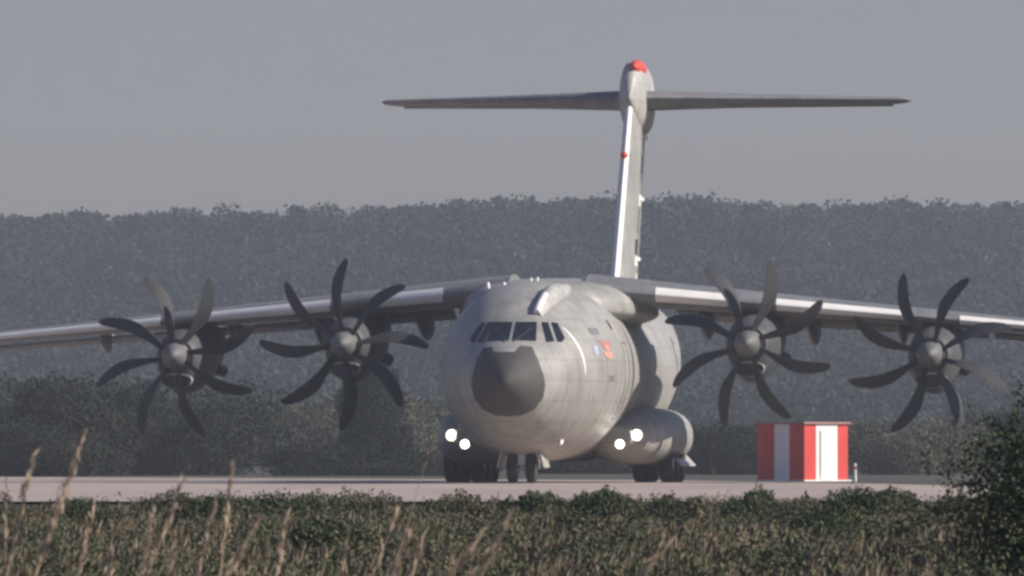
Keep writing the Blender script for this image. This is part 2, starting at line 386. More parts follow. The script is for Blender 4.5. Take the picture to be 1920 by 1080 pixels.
# cheek strip, small windows and marks on the lit side
pts = []
st = MB(); rings = []
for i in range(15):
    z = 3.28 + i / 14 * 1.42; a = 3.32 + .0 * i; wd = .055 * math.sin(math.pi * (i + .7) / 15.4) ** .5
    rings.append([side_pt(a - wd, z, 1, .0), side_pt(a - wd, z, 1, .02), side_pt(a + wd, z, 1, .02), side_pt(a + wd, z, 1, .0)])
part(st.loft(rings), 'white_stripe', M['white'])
part(side_patch([(4.55, 4.70), (5.35, 4.72), (5.35, 4.54), (4.55, 4.52)], 1), 'vent_panel', M['greymark'])
part(side_patch(circ(7.6, 4.86, .17), 1), 'side_window', M['glass'])
part(side_patch(circ(7.6, 4.86, .17), -1), 'side_window', M['glass'])
e = part(side_patch([(4.9, 4.33), (5.25, 4.36), (5.6, 4.24), (5.95, 4.36), (6.2, 4.30), (6.0, 4.12), (5.2, 4.10)], 1), 'emblem', M['red'])
for nm, pl, mm in (('emblem_centre', [(5.35, 4.20), (5.8, 4.20), (5.8, 4.0), (5.4, 4.02)], M['orange']),
                   ('emblem_base', [(5.05, 4.0), (6.1, 4.0), (6.2, 3.86), (5.6, 3.78), (5.1, 3.86)], M['orange'])):
    side_patch(pl, 1, .018).build(nm, mm, e)
part(side_patch([(4.25, 4.14), (4.62, 4.16), (4.56, 3.90), (4.3, 3.88)], 1), 'nose_marking', M['blue'])
part(side_patch([(5.6, 3.28), (6.2, 3.28), (6.2, 3.12), (5.6, 3.12)], 1), 'small_placard', M['greymark'])
# crew door outline behind the cockpit
dr = MB(); D0, D1, Z0, Z1 = 8.6, 9.7, 2.0, 4.3
for (a0, b0, a1, b1) in ((D0, Z0, D0 + .05, Z1), (D1 - .05, Z0, D1, Z1), (D0, Z1, D1, Z1 + .05), (D0, Z0 - .05, D1, Z0)):
    rr = [[side_pt(a0, b0 + (b1 - b0) * k / 8, 1, .0), side_pt(a0, b0 + (b1 - b0) * k / 8, 1, .012), side_pt(a1, b0 + (b1 - b0) * k / 8, 1, .012), side_pt(a1, b0 + (b1 - b0) * k / 8, 1, .0)] for k in range(9)]
    dr.loft(rr)
part(dr, 'crew_door_seam', M['greymark'])
for sgn in (-1, 1):
    rd = part(side_patch(circ(26.6, 4.0, .78, 24), sgn, .010), 'roundel', M['greymark'])
    side_patch(circ(26.6, 4.0, .52, 24), sgn, .016).build('roundel_ring', M['paint2'], rd)
    side_patch(circ(26.6, 4.0, .24, 20), sgn, .022).build('roundel_centre', M['greymark'], rd)
# cargo ramp seam + underside aerials
for s in (6.9, 8.8):
    part(MB().loft([[(.3 + .02 * x, s + y * .14, .72 - z) for x, y in ((-1, 0), (0, -1), (1, 0), (0, 1))] for z in (0, .28)]), 'belly_antenna', M['white'])
for x in (.9, 1.25):
    part(MB().lathe((x, 4.3, 1.25), (0, -1, -.5), [(-.1, .07), (.10, .06), (.16, .01)], 10), 'belly_probe', M['white'])

# --- wing to fuselage fairing on top
mb = MB(); rs = []
for i in range(25):
    u = i / 24; s = 9.2 + u * 12.2
    e_ = math.sin(math.pi * u) ** .55 if 0 < u < 1 else 0
    hw = 1.1 + 2.0 * e_; tp = 5.95 + .50 * e_; zb = 5.35
    rr = []
    for k in range(36):
        a = 2 * math.pi * k / 36; c, si = math.cos(a), math.sin(a)
        rr.append((hw * math.copysign(abs(c) ** .75, c), s, zb + ((tp - zb) * abs(si) ** .8 if si > 0 else -(.2 + .3 * e_) * abs(si))))
    rs.append(rr)
mb.loft(rs); part(mb, 'wing_fairing', M['paint'])

# --- wings
def foil(chord, thick, n=16):
    xs = [(1 - math.cos(math.pi * k / n)) / 2 for k in range(n + 1)]
    yt = lambda x: 5 * thick * (.2969 * math.sqrt(x) - .126 * x - .3516 * x * x + .2843 * x**3 - .1036 * x**4)
    cb = lambda x: .022 * (1 - (2 * x - 1) ** 2)
    up = [(x * chord, (cb(x) + yt(x)) * chord) for x in xs[::-1]]; lo = [(x * chord, (cb(x) - yt(x)) * chord) for x in xs[1:]]
    return up + lo
def wle(y): return 11.9 + (y - 2.5) * math.tan(R(15.5))
def wz(y): return 5.90 - .082 * (y - 3)
def wch(y): return 6.0 - (y - 2.0) * .195
def wth(y): return .155 - .0018 * y
INC = R(2.6)
def wsec(y, sgn, grow=1., cut=None):
    out = []
    for (x, z) in foil(wch(y), wth(y)):
        if cut is not None and x > cut * wch(y): continue
        X = (x - .02) * grow if grow != 1 else x; Z = z * grow
        out.append((y * sgn, wle(y) + X * math.cos(INC) + Z * math.sin(INC), wz(y) - X * math.sin(INC) + Z * math.cos(INC)))
    return out
for sgn in (-1, 1):
    yy = [1.2, 2.5, 3.4, 5, 6.3, 8, 10, 11.9, 14, 16, 18, 20, 20.8, 21.2]
    rs = []
    for y in yy:
        r0 = wsec(y, sgn)
        if y > 20.5:   # rounded tip
            k = .8 if y < 21 else .35
            mx = sum(p[1] for p in r0) / len(r0); mz = sum(p[2] for p in r0) / len(r0)
            r0 = [(p[0], mx + (p[1] - mx) * (k + .15), mz + (p[2] - mz) * k) for p in r0]
        rs.append(r0)
    wing = part(MB().loft(rs), 'wing', M['wing'])
    # slat / de-icing boot along the leading edge, two sections broken at the nacelles
    for (a, b) in ((3.35, 5.55), (7.05, 11.1), (12.7, 20.6)):
        rs = []
        for i in range(9):
            y = a + (b - a) * i / 8; q = [p for p in wsec(y, sgn, grow=1.012, cut=.055)]
            rs.append(q)
        MB().loft(rs).build('leading_edge', M['edge'], wing)
    for (a, b) in ((3.6, 7.4), (7.5, 13.4), (13.6, 19.8)):   # flaps / aileron, hung slightly below the trailing edge
        rs = []
        for i in range(4):
            y = a + (b - a) * i / 3; c = wch(y) * .24; o = wch(y) * .80
            rs.append([(y * sgn, wle(y) + o + x, wz(y) - o * math.sin(INC) - .14 + z - x * .22) for x, z in foil(c, .13, 8)])
        MB().loft(rs).build('flap' if a < 13 else 'aileron', M['wing'], wing)
    for y, L in ((4.5, 1.0), (7.9, .9), (10.7, .62), (15.0, .55)):   # flap track fairings
        s0 = wle(y) + wch(y) * .50; rs = []
        for i in range(11):
            u = i / 10; s = s0 + u * wch(y) * .72; e_ = math.sin(math.pi * u ** .85) ** .6 if 0 < u < 1 else 0.02
            zt = wz(y) - (s - wle(y)) * .05 + .12; hh = .12 + .62 * L * e_ * (.4 + .6 * u)
            ww = .03 + .19 * L * e_
            rs.append([(y * sgn + ww * math.cos(a), s, zt - hh + hh * math.sin(a)) for a in [2 * math.pi * k / 14 for k in range(14)]])
        MB().loft(rs).build('flap_track_fairing', M['dark'] if y < 12 else M['wing'], wing)

# --- engines
def engine(cx, sp, zc, hand, phase):
    rs = []
    prof = [(.30, .54, .54, -.66), (.42, .64, .64, -.98), (.8, .72, .74, -1.14), (1.4, .79, .84, -1.2), (2.4, .84, 1.0, -1.2),
            (3.6, .84, 1.2, -1.08), (5.2, .78, 1.3, -.75), (7.0, .62, 1.25, -.2), (8.6, .38, 1.18, .25), (9.6, .12, 1.02, .62)]
    for d, hw, tp, bt in prof:
        zz = .0; rr = []
        for k in range(40):
            a = 2 * math.pi * k / 40; c, si = math.cos(a), math.sin(a)
            mid = max(min(0, tp - .1), (tp + bt) / 2 if bt > 0 else 0) if d < 5 else (tp + bt) / 2
            wf = 1 if si > 0 else (1 - .22 * abs(si) ** 2 * (d < 5))
            rr.append((cx + hw * c * wf, sp + d, zc + mid + ((tp - mid) if si > 0 else (mid - bt)) * si))
        rs.append(rr)
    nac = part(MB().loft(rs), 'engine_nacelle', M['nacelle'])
    # chin intake: lip and dark mouth
    lip = MB(); rs = []
    for (d, k) in ((.46, 1.0), (.30, 1.02), (.24, .95), (.30, .86), (.5, .82)):
        rs.append([(cx + .52 * k * math.cos(a), sp + d, zc - .80 + .24 * k * math.sin(a) + .05 * math.cos(a) ** 2) for a in [2 * math.pi * q / 28 for q in range(28)]])
    lip.loft(rs, cap=(False, False)); lip.build('intake_lip', M['rim'], nac)
    mo = MB().loft([[(cx + .44 * math.cos(a), sp + d, zc - .80 + .20 * math.sin(a)) for a in [2 * math.pi * q / 24 for q in range(24)]] for d in (.33, .34)])
    mo.build('air_intake', M['dark'], nac)
    for sg in (-1, 1):   # exhausts low on the nacelle sides
        MB().lathe((cx + sg * .62, sp + 4.4, zc - .35), (sg * .35, 1, -.15), [(0, .2), (.5, .2), (.52, .17), (.2, .15)], 18).build('exhaust_pipe', M['dark'], nac)
    # propeller = hub + spinner, eight scimitar blades
    pp = part(MB().lathe((cx, sp - .78, zc), (0, 1, 0), [(0, .0), (.03, .08), (.12, .17), (.3, .29), (.55, .38), (.8, .43), (1.02, .45), (1.06, .3)], 36), 'propeller', M['spin'])
    for b in range(8):
        th = phase + b * math.pi / 4
        rs = []
        for i in range(17):
            u = i / 16; r = .40 + (2.66 - .40) * u
            ch = (.30 + .24 * min(1, u * 2.4) ** 1.3) * (1 - .55 * max(0, (u - .55) / .45) ** 2) * (1 if u < .97 else .55)
            tk = .11 * (1 - u) ** 1.5 + .018
            sw = (.16 * math.sin(u * math.pi * .9) - .42 * max(0, u - .45) ** 1.6 * 1.6)
            pit = R(72 - 44 * u ** .8)      # angle of the chord out of the disc plane
            cr = []
            for k in range(12):
                a = 2 * math.pi * k / 12; x = ch / 2 * math.cos(a); y = tk / 2 * math.sin(a)
                tx = x * math.cos(pit) - y * math.sin(pit); ty = x * math.sin(pit) + y * math.cos(pit)
                lx = (tx + sw) * hand; lz = r
                cr.append((cx + lx * math.cos(th) + lz * math.sin(th), sp + .05 + ty, zc - lx * math.sin(th) + lz * math.cos(th)))
            rs.append(cr)
        MB().loft(rs).build('blade', M['blade'], pp)
engine(-6.33, 11.1, 4.32, -1, R(-3))
engine(6.33, 11.1, 4.32, 1, R(20))
engine(-11.9, 12.7, 3.98, 1, R(-16))
engine(11.9, 12.7, 3.98, -1, R(22))

# --- main gear sponsons, lamps, gear
for sgn in (-1, 1):
    rs = []
    for i in range(31):
        u = i / 30; s = 10.7 + u * 14.2
        e_ = min(1, (math.sin(math.pi * min(u * 1.7, .5)) + 1e-3)) ** .55 * (1 if u < .6 else math.cos((u - .6) / .4 * math.pi / 2) ** .6 + .02)
        if i == 0: e_ = .12
        cx = 2.25 + .15 * e_; hw = .35 + 1.02 * e_; zc = 1.42 + .35 * max(0, u - .6); hh = .22 + .72 * e_
        rs.append([(sgn * (cx + hw * math.copysign(abs(math.cos(a)) ** .8, math.cos(a))), s, zc + hh * (1. if math.sin(a) > 0 else .92) * math.copysign(abs(math.sin(a)) ** .85, math.sin(a))) for a in [2 * math.pi * k / 32 for k in range(32)]])
    sp = part(MB().loft(rs), 'landing_gear_sponson', M['paint'])
    # open gear door flaring outwards
    MB().loft([[(sgn * (3.35 + .42 * q), s, .98 - .42 * q + t) for (q, t) in ((0, 0), (.5, .02), (1, 0), (1, -.05), (.5, -.03), (0, -.05))] for s in (16.2, 17.5, 21.2)]).build('gear_door', M['paint2'], sp)
    for lx, lz, rr in ((2.89, 1.48, .18), (2.42, 1.20, .145)):
        if sgn > 0 or True:
            ly = 10.9 if rr > .15 else 10.4
            h = part(MB().lathe((sgn * lx, ly, lz), (0, -1, 0), [(-.6, rr * .9), (.0, rr * 1.12), (.05, rr * 1.16), (.055, rr * 1.0), (.0, rr * .98)], 24), 'landing_light', M['steel'])
            MB().lathe((sgn * lx, ly - .02, lz), (0, -1, 0), [(-.02, rr * 1.0), (.02, rr * 1.0), (.03, rr * .5), (.03, .01)], 24).build('halo_bowl', M['halo'], h)  # bowl glows by itself to imitate the halo around the lens
            MB().lathe((sgn * lx, ly - .05, lz), (0, -1, 0), [(-.02, rr * .70), (.03, rr * .66), (.06, rr * .4), (.07, .01)], 24).build('lamp_lens', M['lamp'], h)
    mg = MB()
    mg.tube([(sgn * 3.0, 14.9, 1.15), (sgn * 3.0, 19.2, 1.15)], .12, 10)
    for s in (15.2, 17.0, 18.8):
        mg.tube([(sgn * 3.0, s, 1.2), (sgn * 3.0, s - .1, .62)], [.14, .11], 12)
        mg.tube([(sgn * 2.65, s, .60), (sgn * 3.35, s, .60)], .09, 12)
        mg.tube([(sgn * 3.0, s + .05, .6), (sgn * 3.0, s + .75, 1.1)], .07, 8)
    gear = part(mg, 'main_landing_gear', M['steel'])
    for s in (15.2, 17.0, 18.8):
        for dx in (-.42, .42):
            wl = MB().lathe((sgn * 3.0 + dx, s, .60), (1, 0, 0), [(-.20, .34), (-.21, .48), (-.17, .57), (-.08, .60), (.08, .60), (.17, .57), (.21, .48), (.20, .34)], 28)
            wl.lathe((sgn * 3.0 + dx, s, .60), (1, 0, 0), [(-.215, .10), (-.17, .32), (.17, .32), (.215, .10)], 20, 1)
            wl.build('wheel', [M['tyre'], M['rim']], gear)
NG = 4.9
ng = MB().tube([(0, NG + .25, 1.25), (0, NG, .9), (0, NG, .46)], [.15, .13, .10], 14)
ng.tube([(-.36, NG, .45), (.36, NG, .45)], .07, 10).tube([(0, NG + .1, .6), (0, NG + .9, 1.1)], .055, 8).box((0, NG - .16, .72), (.22, .06, .34))
gr = part(ng, 'nose_landing_gear', M['rim'])
for dx in (-.29, .29):
    wl = MB().lathe((dx, NG, .45), (1, 0, 0), [(-.13, .24), (-.15, .36), (-.11, .43), (-.04, .45), (.04, .45), (.11, .43), (.15, .36), (.13, .24)], 26)
    wl.lathe((dx, NG, .45), (1, 0, 0), [(-.155, .07), (-.12, .22), (.12, .22), (.155, .07)], 18, 1)
    wl.build('wheel', [M['tyre'], M['rim']], gr)
for sg in (-1, 1):
    part(MB().box((sg * .62, NG + .3, .78), (.05, 1.7, .62), ry=sg * R(-14)), 'nose_gear_door', M['paint'])

# --- tail
FINH = 13.9
def fin_le(z): return 31.6 + (z - 6.0) * .80
def fin_ch(z): return 7.9 - (z - 6.0) * .27
rs = []
for i in range(12):
    z = 5.9 + (FINH - 5.9) * i / 11
    rs.append([(y, fin_le(z) + x, z) for x, y in foil(fin_ch(z) * .70, .08, 12)])
def sym(ch, th, n=12):
    xs_ = [(1 - math.cos(math.pi * k / n)) / 2 for k in range(n + 1)]
    yt = lambda x: 5 * th * (.2969 * math.sqrt(x) - .126 * x - .3516 * x * x + .2843 * x**3 - .1036 * x**4)
    return [(x * ch, yt(x) * ch) for x in xs_[::-1]] + [(x * ch, -yt(x) * ch) for x in xs_[1:]]
def fsec(z, a, b, th=.13, grow=1.):
    c = fin_ch(z); out = []
    for x, y in sym(c, th, 20):
        if a * c - 1e-6 <= x <= b * c + 1e-6: out.append((y * grow, fin_le(z) + x, z))
    return out
rs = [fsec(5.9 + (FINH - 5.9) * i / 14, 0, .70, .082) for i in range(15)]
fin = part(MB().loft(rs), 'tail_fin', M['paint'])
MB().loft([fsec(6.0 + (FINH - 6.1) * i / 14, 0, .03, .082, 1.08) for i in range(15)]).build('fin_leading_edge', M['white'], fin)
rud = part(MB().loft([[(p[0] * .96, p[1] + .05, p[2]) for p in fsec(6.3 + (13.0 - 6.3) * i / 10, .71, 1., .082)] for i in range(11)]), 'rudder', M['paint'])
for z in (11.9, 9.7, 7.6):   # hinge fairings on the lit side
    for sg in (-1, 1):
        s = fin_le(z) + fin_ch(z) * .66
        MB().lathe((sg * .17, s, z), (0, 1, 0), [(-.5, .02), (-.2, .09), (.6, .10), (1.3, .02)], 12).build('hinge_fairing', M['white'], rud)
for z0, z1, c0, c1, mm in ((10.3, 11.9, .48, .69, 'greymark'), (10.6, 11.2, .50, .69, 'dark'), (9.45, 9.85, .50, .69, 'white'), (8.5, 9.35, .50, .69, 'greymark'),
                            (7.75, 8.25, .42, .58, 'dark'), (7.35, 7.68, .46, .69, 'white'), (6.9, 7.1, .6, .69, 'white')):   # faded lettering and panels, with rudder shadow painted in, on the fin's lit side
    rr = []
    for k in range(5):
        z = z0 + (z1 - z0) * k / 4
        if z > 12.4: continue
        c = fin_ch(z); xs_ = [c0 + (c1 - c0) * q / 5 for q in range(6)]
        yf = lambda x: 5 * .082 * (.2969 * math.sqrt(x) - .126 * x - .3516 * x * x + .2843 * x**3 - .1036 * x**4) * c
        o1 = .022 if mm == 'dark' else .014
        rr.append([(yf(x) + o1, fin_le(z) + x * c, z) for x in xs_] + [(yf(x) - .03, fin_le(z) + x * c, z) for x in xs_[::-1]])
    MB().loft(rr).build('fin_patch', M[mm], fin)
MB().lathe((-.02, fin_le(11.1) - .10, 11.1), (0, -1, 0), [(-.3, .12), (.04, .12), (.10, .08), (.13, .01)], 16).build('fin_lamp', M['capred'], fin)
# bullet fairing carrying the tailplane
rs = []
for i in range(25):
    u = i / 24; s = 36.9 + u * 7.6
    e_ = math.sin(math.pi * min(1, u * 1.0)) ** .55 if 0 < u < 1 else .02
    e_ = min(1, (u / .16) ** .5 if u > 0 else .03) * (1 if u < .55 else max(.03, 1 - ((u - .55) / .45) ** 2))
    hw = .03 + .42 * e_; zt = 13.1 + 1.30 * e_; zb = 13.1 - 1.25 * e_ * (.7 + .3 * u)
    rs.append([(hw * math.copysign(abs(math.cos(a)) ** .7, math.cos(a)), s, 13.1 + ((zt - 13.1) if math.sin(a) > 0 else (13.1 - zb)) * math.sin(a)) for a in [2 * math.pi * k / 32 for k in range(32)]])
bul = part(MB().loft(rs), 'tail_bullet_fairing', M['paint2'])
MB().loft([[(.12 + (.03 + .22 * e) * math.cos(a), s, 14.15 + .29 * e * math.sin(a) + .04) for a in [2 * math.pi * k / 20 for k in range(20)]] for s, e in ((37.5, .1), (37.8, .7), (38.4, 1), (39.6, 1), (40.4, .6), (40.8, .1))]).build('red_fin_cap', M['capred'], bul)
for sgn in (-1, 1):
    rs = []
    for y in (.2, .5, 2, 4, 6, 8, 8.8, 9.15, 9.28):
        c = (3.9 - .245 * y) * (1 if y < 9 else (.7 if y < 9.2 else .35)); th = .175 - .006 * y; le = 38.4 + y * .44 + (.3 if y > 9.2 else 0)
        z0 = 13.18 + .008 * y
        rs.append([(y * sgn, le + x, z0 - zz - x * .045) for x, zz in [(x, -z_) for x, z_ in sym(c, th, 12)]])
    tp_ = part(MB().loft(rs), 'tailplane', M['wing'])
    MB().loft([[(y * sgn, 38.4 + y * .44 + (3.9 - .245 * y) * .72 + x, 13.06 - .02 + .008 * y + z_ - x * .05) for x, z_ in sym((3.9 - .245 * y) * .34, .12, 8)] for y in (1.0, 4.5, 8.6)]).build('elevator', M['wing'], tp_)
part(MB().lathe((0, 41.9, 5.85), (0, 1, .02), [(-.4, .28), (.4, .22), (1.0, .10), (1.2, .01)], 20), 'tail_cone', M['paint'])

# ---------------------------------------------------------------- red and white hut beside the runway
X, Y, Z = at(1508, 905, 296); SZ = 2.28
hut = empty('equipment_hut', (X, Y, -.06), 'small red and white striped hut standing beyond the runway right of the plane', 'hut', rz=R(45))
hgt = 2.05
# local +x face looks right-front (lit), local ... corner points to the camera
hw = MB(); S = SZ
for face in range(4):
    for k, mm in ((0, 0), (1, 1), (2, 0)):
        fr = ((0, .27), (.27, .76), (.76, 1))[k] if face == 0 else ((0, .36), (.36, .68), (.68, 1))[k]
        a, b = fr; m_ = [0, 1, 0][k]
        c = [(0, 0), (S, 0), (S, S), (0, S)]; p, q = c[face], c[(face + 1) % 4]
        P0 = (p[0] + (q[0] - p[0]) * a, p[1] + (q[1] - p[1]) * a); P1 = (p[0] + (q[0] - p[0]) * b, p[1] + (q[1] - p[1]) * b)
        hw.add([(*P0, 0), (*P1, 0), (*P1, hgt), (*P0, hgt)], [(0, 1, 2, 3)], m_, False)
hw.add([(0, 0, hgt), (S, 0, hgt), (S, S, hgt), (0, S, hgt)], [(0, 1, 2, 3)], 0, False)
hw.build('wall', [M['hutred'], M['hutwhite']], hut)
MB().box((S / 2, S / 2, hgt + .04), (S + .16, S + .16, .08)).build('roof', M['roof'], hut)
MB().box((S / 2, S / 2, .03), (S + .2, S + .2, .06)).build('base', M['hutwhite'], hut)
MB().box((S * .52, -.022, .95), (.72, .04, 1.75)).build('door', M['hutwhite'], hut)
sx, sy, sz = at(1603, 900, 290)
stk = empty('marker_post', (sx, sy, -.06), 'thin pale marker post just right of the striped hut', 'post')
MB().lathe((0, 0, 0), (0, 0, 1), [(0, .06), (.62, .05), (.66, .01)], 10).build('post', M['white'], stk)
MB().box((0, 0, .50), (.14, .14, .08)).build('cap_band', M['hutred'], stk)
bx, by, bz = at(205, 512, 1200)
far = empty('far_mast', (bx, by, gz(bx, by)), 'tiny white mast among the hazy forest at far left', 'mast')
hz_ = bz - gz(bx, by) + 1.0
MB().lathe((0, 0, 0), (0, 0, 1), [(0, .35), (hz_ - 1.5, .3)], 10).build('pole', M['white'], far)
MB().lathe((0, 0, hz_ - 1.5), (0, 0, 1), [(0, .35), (.2, .7), (1.7, .7), (2.0, .2)], 12).build('head', M['white'], far)

# ---------------------------------------------------------------- thickets beyond the runway
def thicket(name, x0, x1, ytop, Yd, m, label, cat, n=9000, leaf=.16, lobes=14, depth=6):
    n = int(n * 2.6); leaf *= .58
    a = at(x0, 0, Yd)[0]; b = at(x1, 0, Yd)[0]; top = at(0, ytop, Yd)[2]
    t = empty(name, ((a + b) / 2, Yd, gz(0, Yd)), label, cat, group='bushes beyond the runway')
    hz = (top + .1) / 2
    leaves('foliage', crownpts(n, (b - a) / 2, depth, hz, lobes, .3), leaf, m, t)
    tr = MB()
    for k in range(5):
        x = random.uniform(-.6, .6) * (b - a) / 2; y = random.uniform(-.5, .5) * depth
        tr.tube([(x, y, 0), (x + random.uniform(-.3, .3), y, hz * .6), (x + random.uniform(-.7, .7), y + .3, hz * 1.3)], [.09, .07, .03], 7); break
    tr.build('trunk', M['bark'], t)
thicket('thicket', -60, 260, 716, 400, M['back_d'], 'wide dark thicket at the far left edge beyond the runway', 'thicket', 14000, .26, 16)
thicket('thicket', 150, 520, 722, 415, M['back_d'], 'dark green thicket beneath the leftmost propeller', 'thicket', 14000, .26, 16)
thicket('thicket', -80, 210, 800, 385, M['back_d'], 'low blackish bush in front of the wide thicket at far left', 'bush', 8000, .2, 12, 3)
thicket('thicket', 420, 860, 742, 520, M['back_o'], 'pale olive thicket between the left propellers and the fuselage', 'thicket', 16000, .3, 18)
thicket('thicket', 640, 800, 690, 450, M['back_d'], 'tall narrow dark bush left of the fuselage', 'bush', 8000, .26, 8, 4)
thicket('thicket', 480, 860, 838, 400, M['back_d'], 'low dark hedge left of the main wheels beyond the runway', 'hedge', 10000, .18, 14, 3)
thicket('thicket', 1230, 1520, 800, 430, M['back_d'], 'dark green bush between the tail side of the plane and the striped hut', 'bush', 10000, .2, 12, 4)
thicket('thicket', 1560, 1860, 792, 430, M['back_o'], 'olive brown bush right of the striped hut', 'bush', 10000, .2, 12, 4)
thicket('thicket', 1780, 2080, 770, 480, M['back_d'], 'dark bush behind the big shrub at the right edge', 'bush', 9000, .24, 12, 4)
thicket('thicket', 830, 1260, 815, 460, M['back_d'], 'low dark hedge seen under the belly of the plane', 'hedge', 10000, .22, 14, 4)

# ---------------------------------------------------------------- forest on the hill: one mass
tm = []
for _ in range(5400):
    y = random.uniform(880, 1330); x = random.uniform(-190, 190)
    z0 = gz(x, y); H = random.uniform(6.6, 9.4); r = random.uniform(1.8, 4.6)
    if random.random() < .06: H *= 1.13
    k = 180 if abs(x) < 95 else 40
    d = rng.normal(size=(k, 3)); d /= np.linalg.norm(d, axis=1)[:, None]; d *= rng.uniform(.5, .96, k)[:, None]
    tm.append(np.array([x, y, z0 + H - r * .55]) + d * np.array([r, r, r * random.uniform(.5, .9)]))
    kk = 12; q = np.zeros((kk, 3)); q[:, 2] = rng.uniform(0, H - r, kk); q += rng.normal(size=(kk, 3)) * .5
    tm.append(np.array([x, y, z0]) + q)
tag(leaves('forest', np.concatenate(tm), .62, M['forest'], aspect=1.3), 'hazy blue grey pine forest covering the hill behind the plane', 'forest', kind='stuff')

# ---------------------------------------------------------------- foreground scrub: one mass, and shrubs one can tell apart
def gbase(x, y): return -.42 + .10 * np.sin(x * .5 + y * .09) * (1 - np.clip((y - 90) / 30, 0, 1)) + .37 * np.clip((y - 128) / 13, 0, 1) ** 2
tus = []
for _ in range(3000):
    y = 50 + 90.5 * random.random() ** .85; x = random.uniform(-1, 1) * (y * .0655 + 1.2)
    rx = random.uniform(.12, .42); ry = rx * random.uniform(.8, 1.6); h = random.uniform(.16, .30) + rx * random.uniform(.2, .75); h *= 1 - .42 * hsm(108, 134, y)
    k = int(90 + 700 * rx)
    d = rng.normal(size=(k, 3)); d[:, 2] = abs(d[:, 2]); d /= np.linalg.norm(d, axis=1)[:, None]
    q = rng.uniform(.55, 1.08, k)[:, None] * (1 + .2 * np.sin(d[:, :1] * 8 + x))
    tus.append(np.stack([np.full(k, x), np.full(k, y), np.full(k, float(gbase(x, y)))], 1) + d * q * np.array([rx, ry, h]))
tus = np.concatenate(tus)
tag(leaves('scrub', tus, .030, M['scrub'], up=.35, aspect=2.8), 'low heathy scrub of green and brown tussocks covering the foreground', 'scrub', kind='stuff')
N = 90000
yy = 50 + 83 * rng.uniform(0, 1, N) ** .85; xx = rng.uniform(-1, 1, N) * (yy * .0655 + 1.2)
cl = np.sin(xx * 2.3 + yy * .17) * np.sin(yy * .41 - xx * .9) + .5 * np.sin(xx * 5.1)
ok = cl > -.1; xx, yy, cl = xx[ok], yy[ok], cl[ok]
P = np.stack([xx, yy, gbase(xx, yy) + rng.uniform(.08, .34, len(xx)) + .06 * cl], 1)
tag(leaves('dry_grass', P, .055, M['litter'], aspect=9, axis=(.25, 0, 1)), 'short dry brown grass between the scrub tussocks', 'grass', kind='stuff')

def shrub(x0, x1, ytop, Yd, m, label, n=30000, leaf=.034, dep=1.2):
    a = at(x0, 0, Yd)[0]; b = at(x1, 0, Yd)[0]; top = at(0, ytop, Yd)[2]; g0 = gz((a + b) / 2, Yd)
    t = empty('shrub', ((a + b) / 2, Yd, g0), label, 'shrub', group='low shrubs along the near side of the runway')
    hz = (top - g0) / 2 * 1.02
    leaves('foliage', crownpts(n, (b - a) / 2, dep, hz, 17, .1), leaf, m, t, aspect=2.4)
    st = MB()
    for k in range(6):
        x = random.uniform(-.5, .5) * (b - a) / 2
        st.tube([(x * .3, 0, 0), (x * .8, random.uniform(-.2, .2), hz * .7), (x, random.uniform(-.3, .3), hz * 1.3)], [.02, .015, .006], 6)
    st.build('stem', M['bark'], t)
SH = [
    (-40, 130, 958, 112, 'shrub_b', 'brownish low shrub at the left edge below the pale runway'),
    (110, 250, 948, 108, 'shrub_g', 'small green shrub between the two tallest grass stalks at left'),
    (225, 420, 932, 116, 'shrub_b', 'low brown tipped shrub below the leftmost propeller'),
    (330, 520, 940, 104, 'shrub_g', 'green shrub behind the cluster of leaning grass stalks at left'),
    (470, 640, 930, 118, 'shrub_g', 'bright green edged shrub under the inner left propeller'),
    (600, 800, 932, 112, 'shrub_b', 'wide olive shrub left of the left main wheels'),
    (760, 960, 936, 108, 'shrub_b', 'broad brown green shrub directly below the left landing lights'),
    (930, 1090, 930, 120, 'shrub_g', 'small dark shrub below the nose wheels'),
    (1070, 1210, 925, 116, 'shrub_g', 'rounded dark green shrub below the right landing lights'),
    (1210, 1330, 938, 112, 'shrub_b', 'small olive shrub below the right main wheels'),
    (1330, 1450, 926, 118, 'shrub_g', 'domed green shrub between the right main wheels and the striped hut'),
    (1440, 1560, 944, 110, 'shrub_b', 'low sparse shrub directly below the striped hut'),
    (1500, 1760, 922, 114, 'shrub_g', 'widest dark green shrub, right of and below the striped hut'),
    (1500, 1640, 958, 92, 'shrub_g', 'blackish green shrub in the hollow below the widest shrub'),
    (1000, 1190, 972, 84, 'shrub_b', 'olive shrub in the middle foreground right of the curved grass stalks'),
    (1740, 1850, 936, 112, 'shrub_b', 'small grey green shrub at the left foot of the big right edge bush'),
    (520, 720, 985, 78, 'shrub_g', 'green shrub in the foreground left of the middle grass tuft'),
    (1620, 1860, 985, 80, 'shrub_b', 'brown green shrub in front of the big right edge bush'),
]
for x0, x1, yt, Yd, mm, lb in SH: shrub(x0, x1, yt, Yd, M[mm], lb)
# the big bush cut by the right edge
a = at(1806, 0, 62)[0]
bb = empty('bush', (a + 1.15, 62, gz(a, 62)), 'large dark leafy bush cut by the right edge of the picture', 'bush')
P = np.concatenate([crownpts(48000, 1.15, 1.1, .80, 34, .2), crownpts(14000, .8, .8, .55, 12, .25) + np.array([-.25, -.5, 0])])
leaves('foliage', P, .030, M['bush'], bb, aspect=1.9)
st = MB()
for k in range(9):
    x = random.uniform(-.9, .9); st.tube([(x * .2, 0, 0), (x * .5, random.uniform(-.3, .3), .5), (x * .8, random.uniform(-.4, .4), 1.0)], [.03, .016, .005], 7)
st.build('branch', M['bark'], bb)

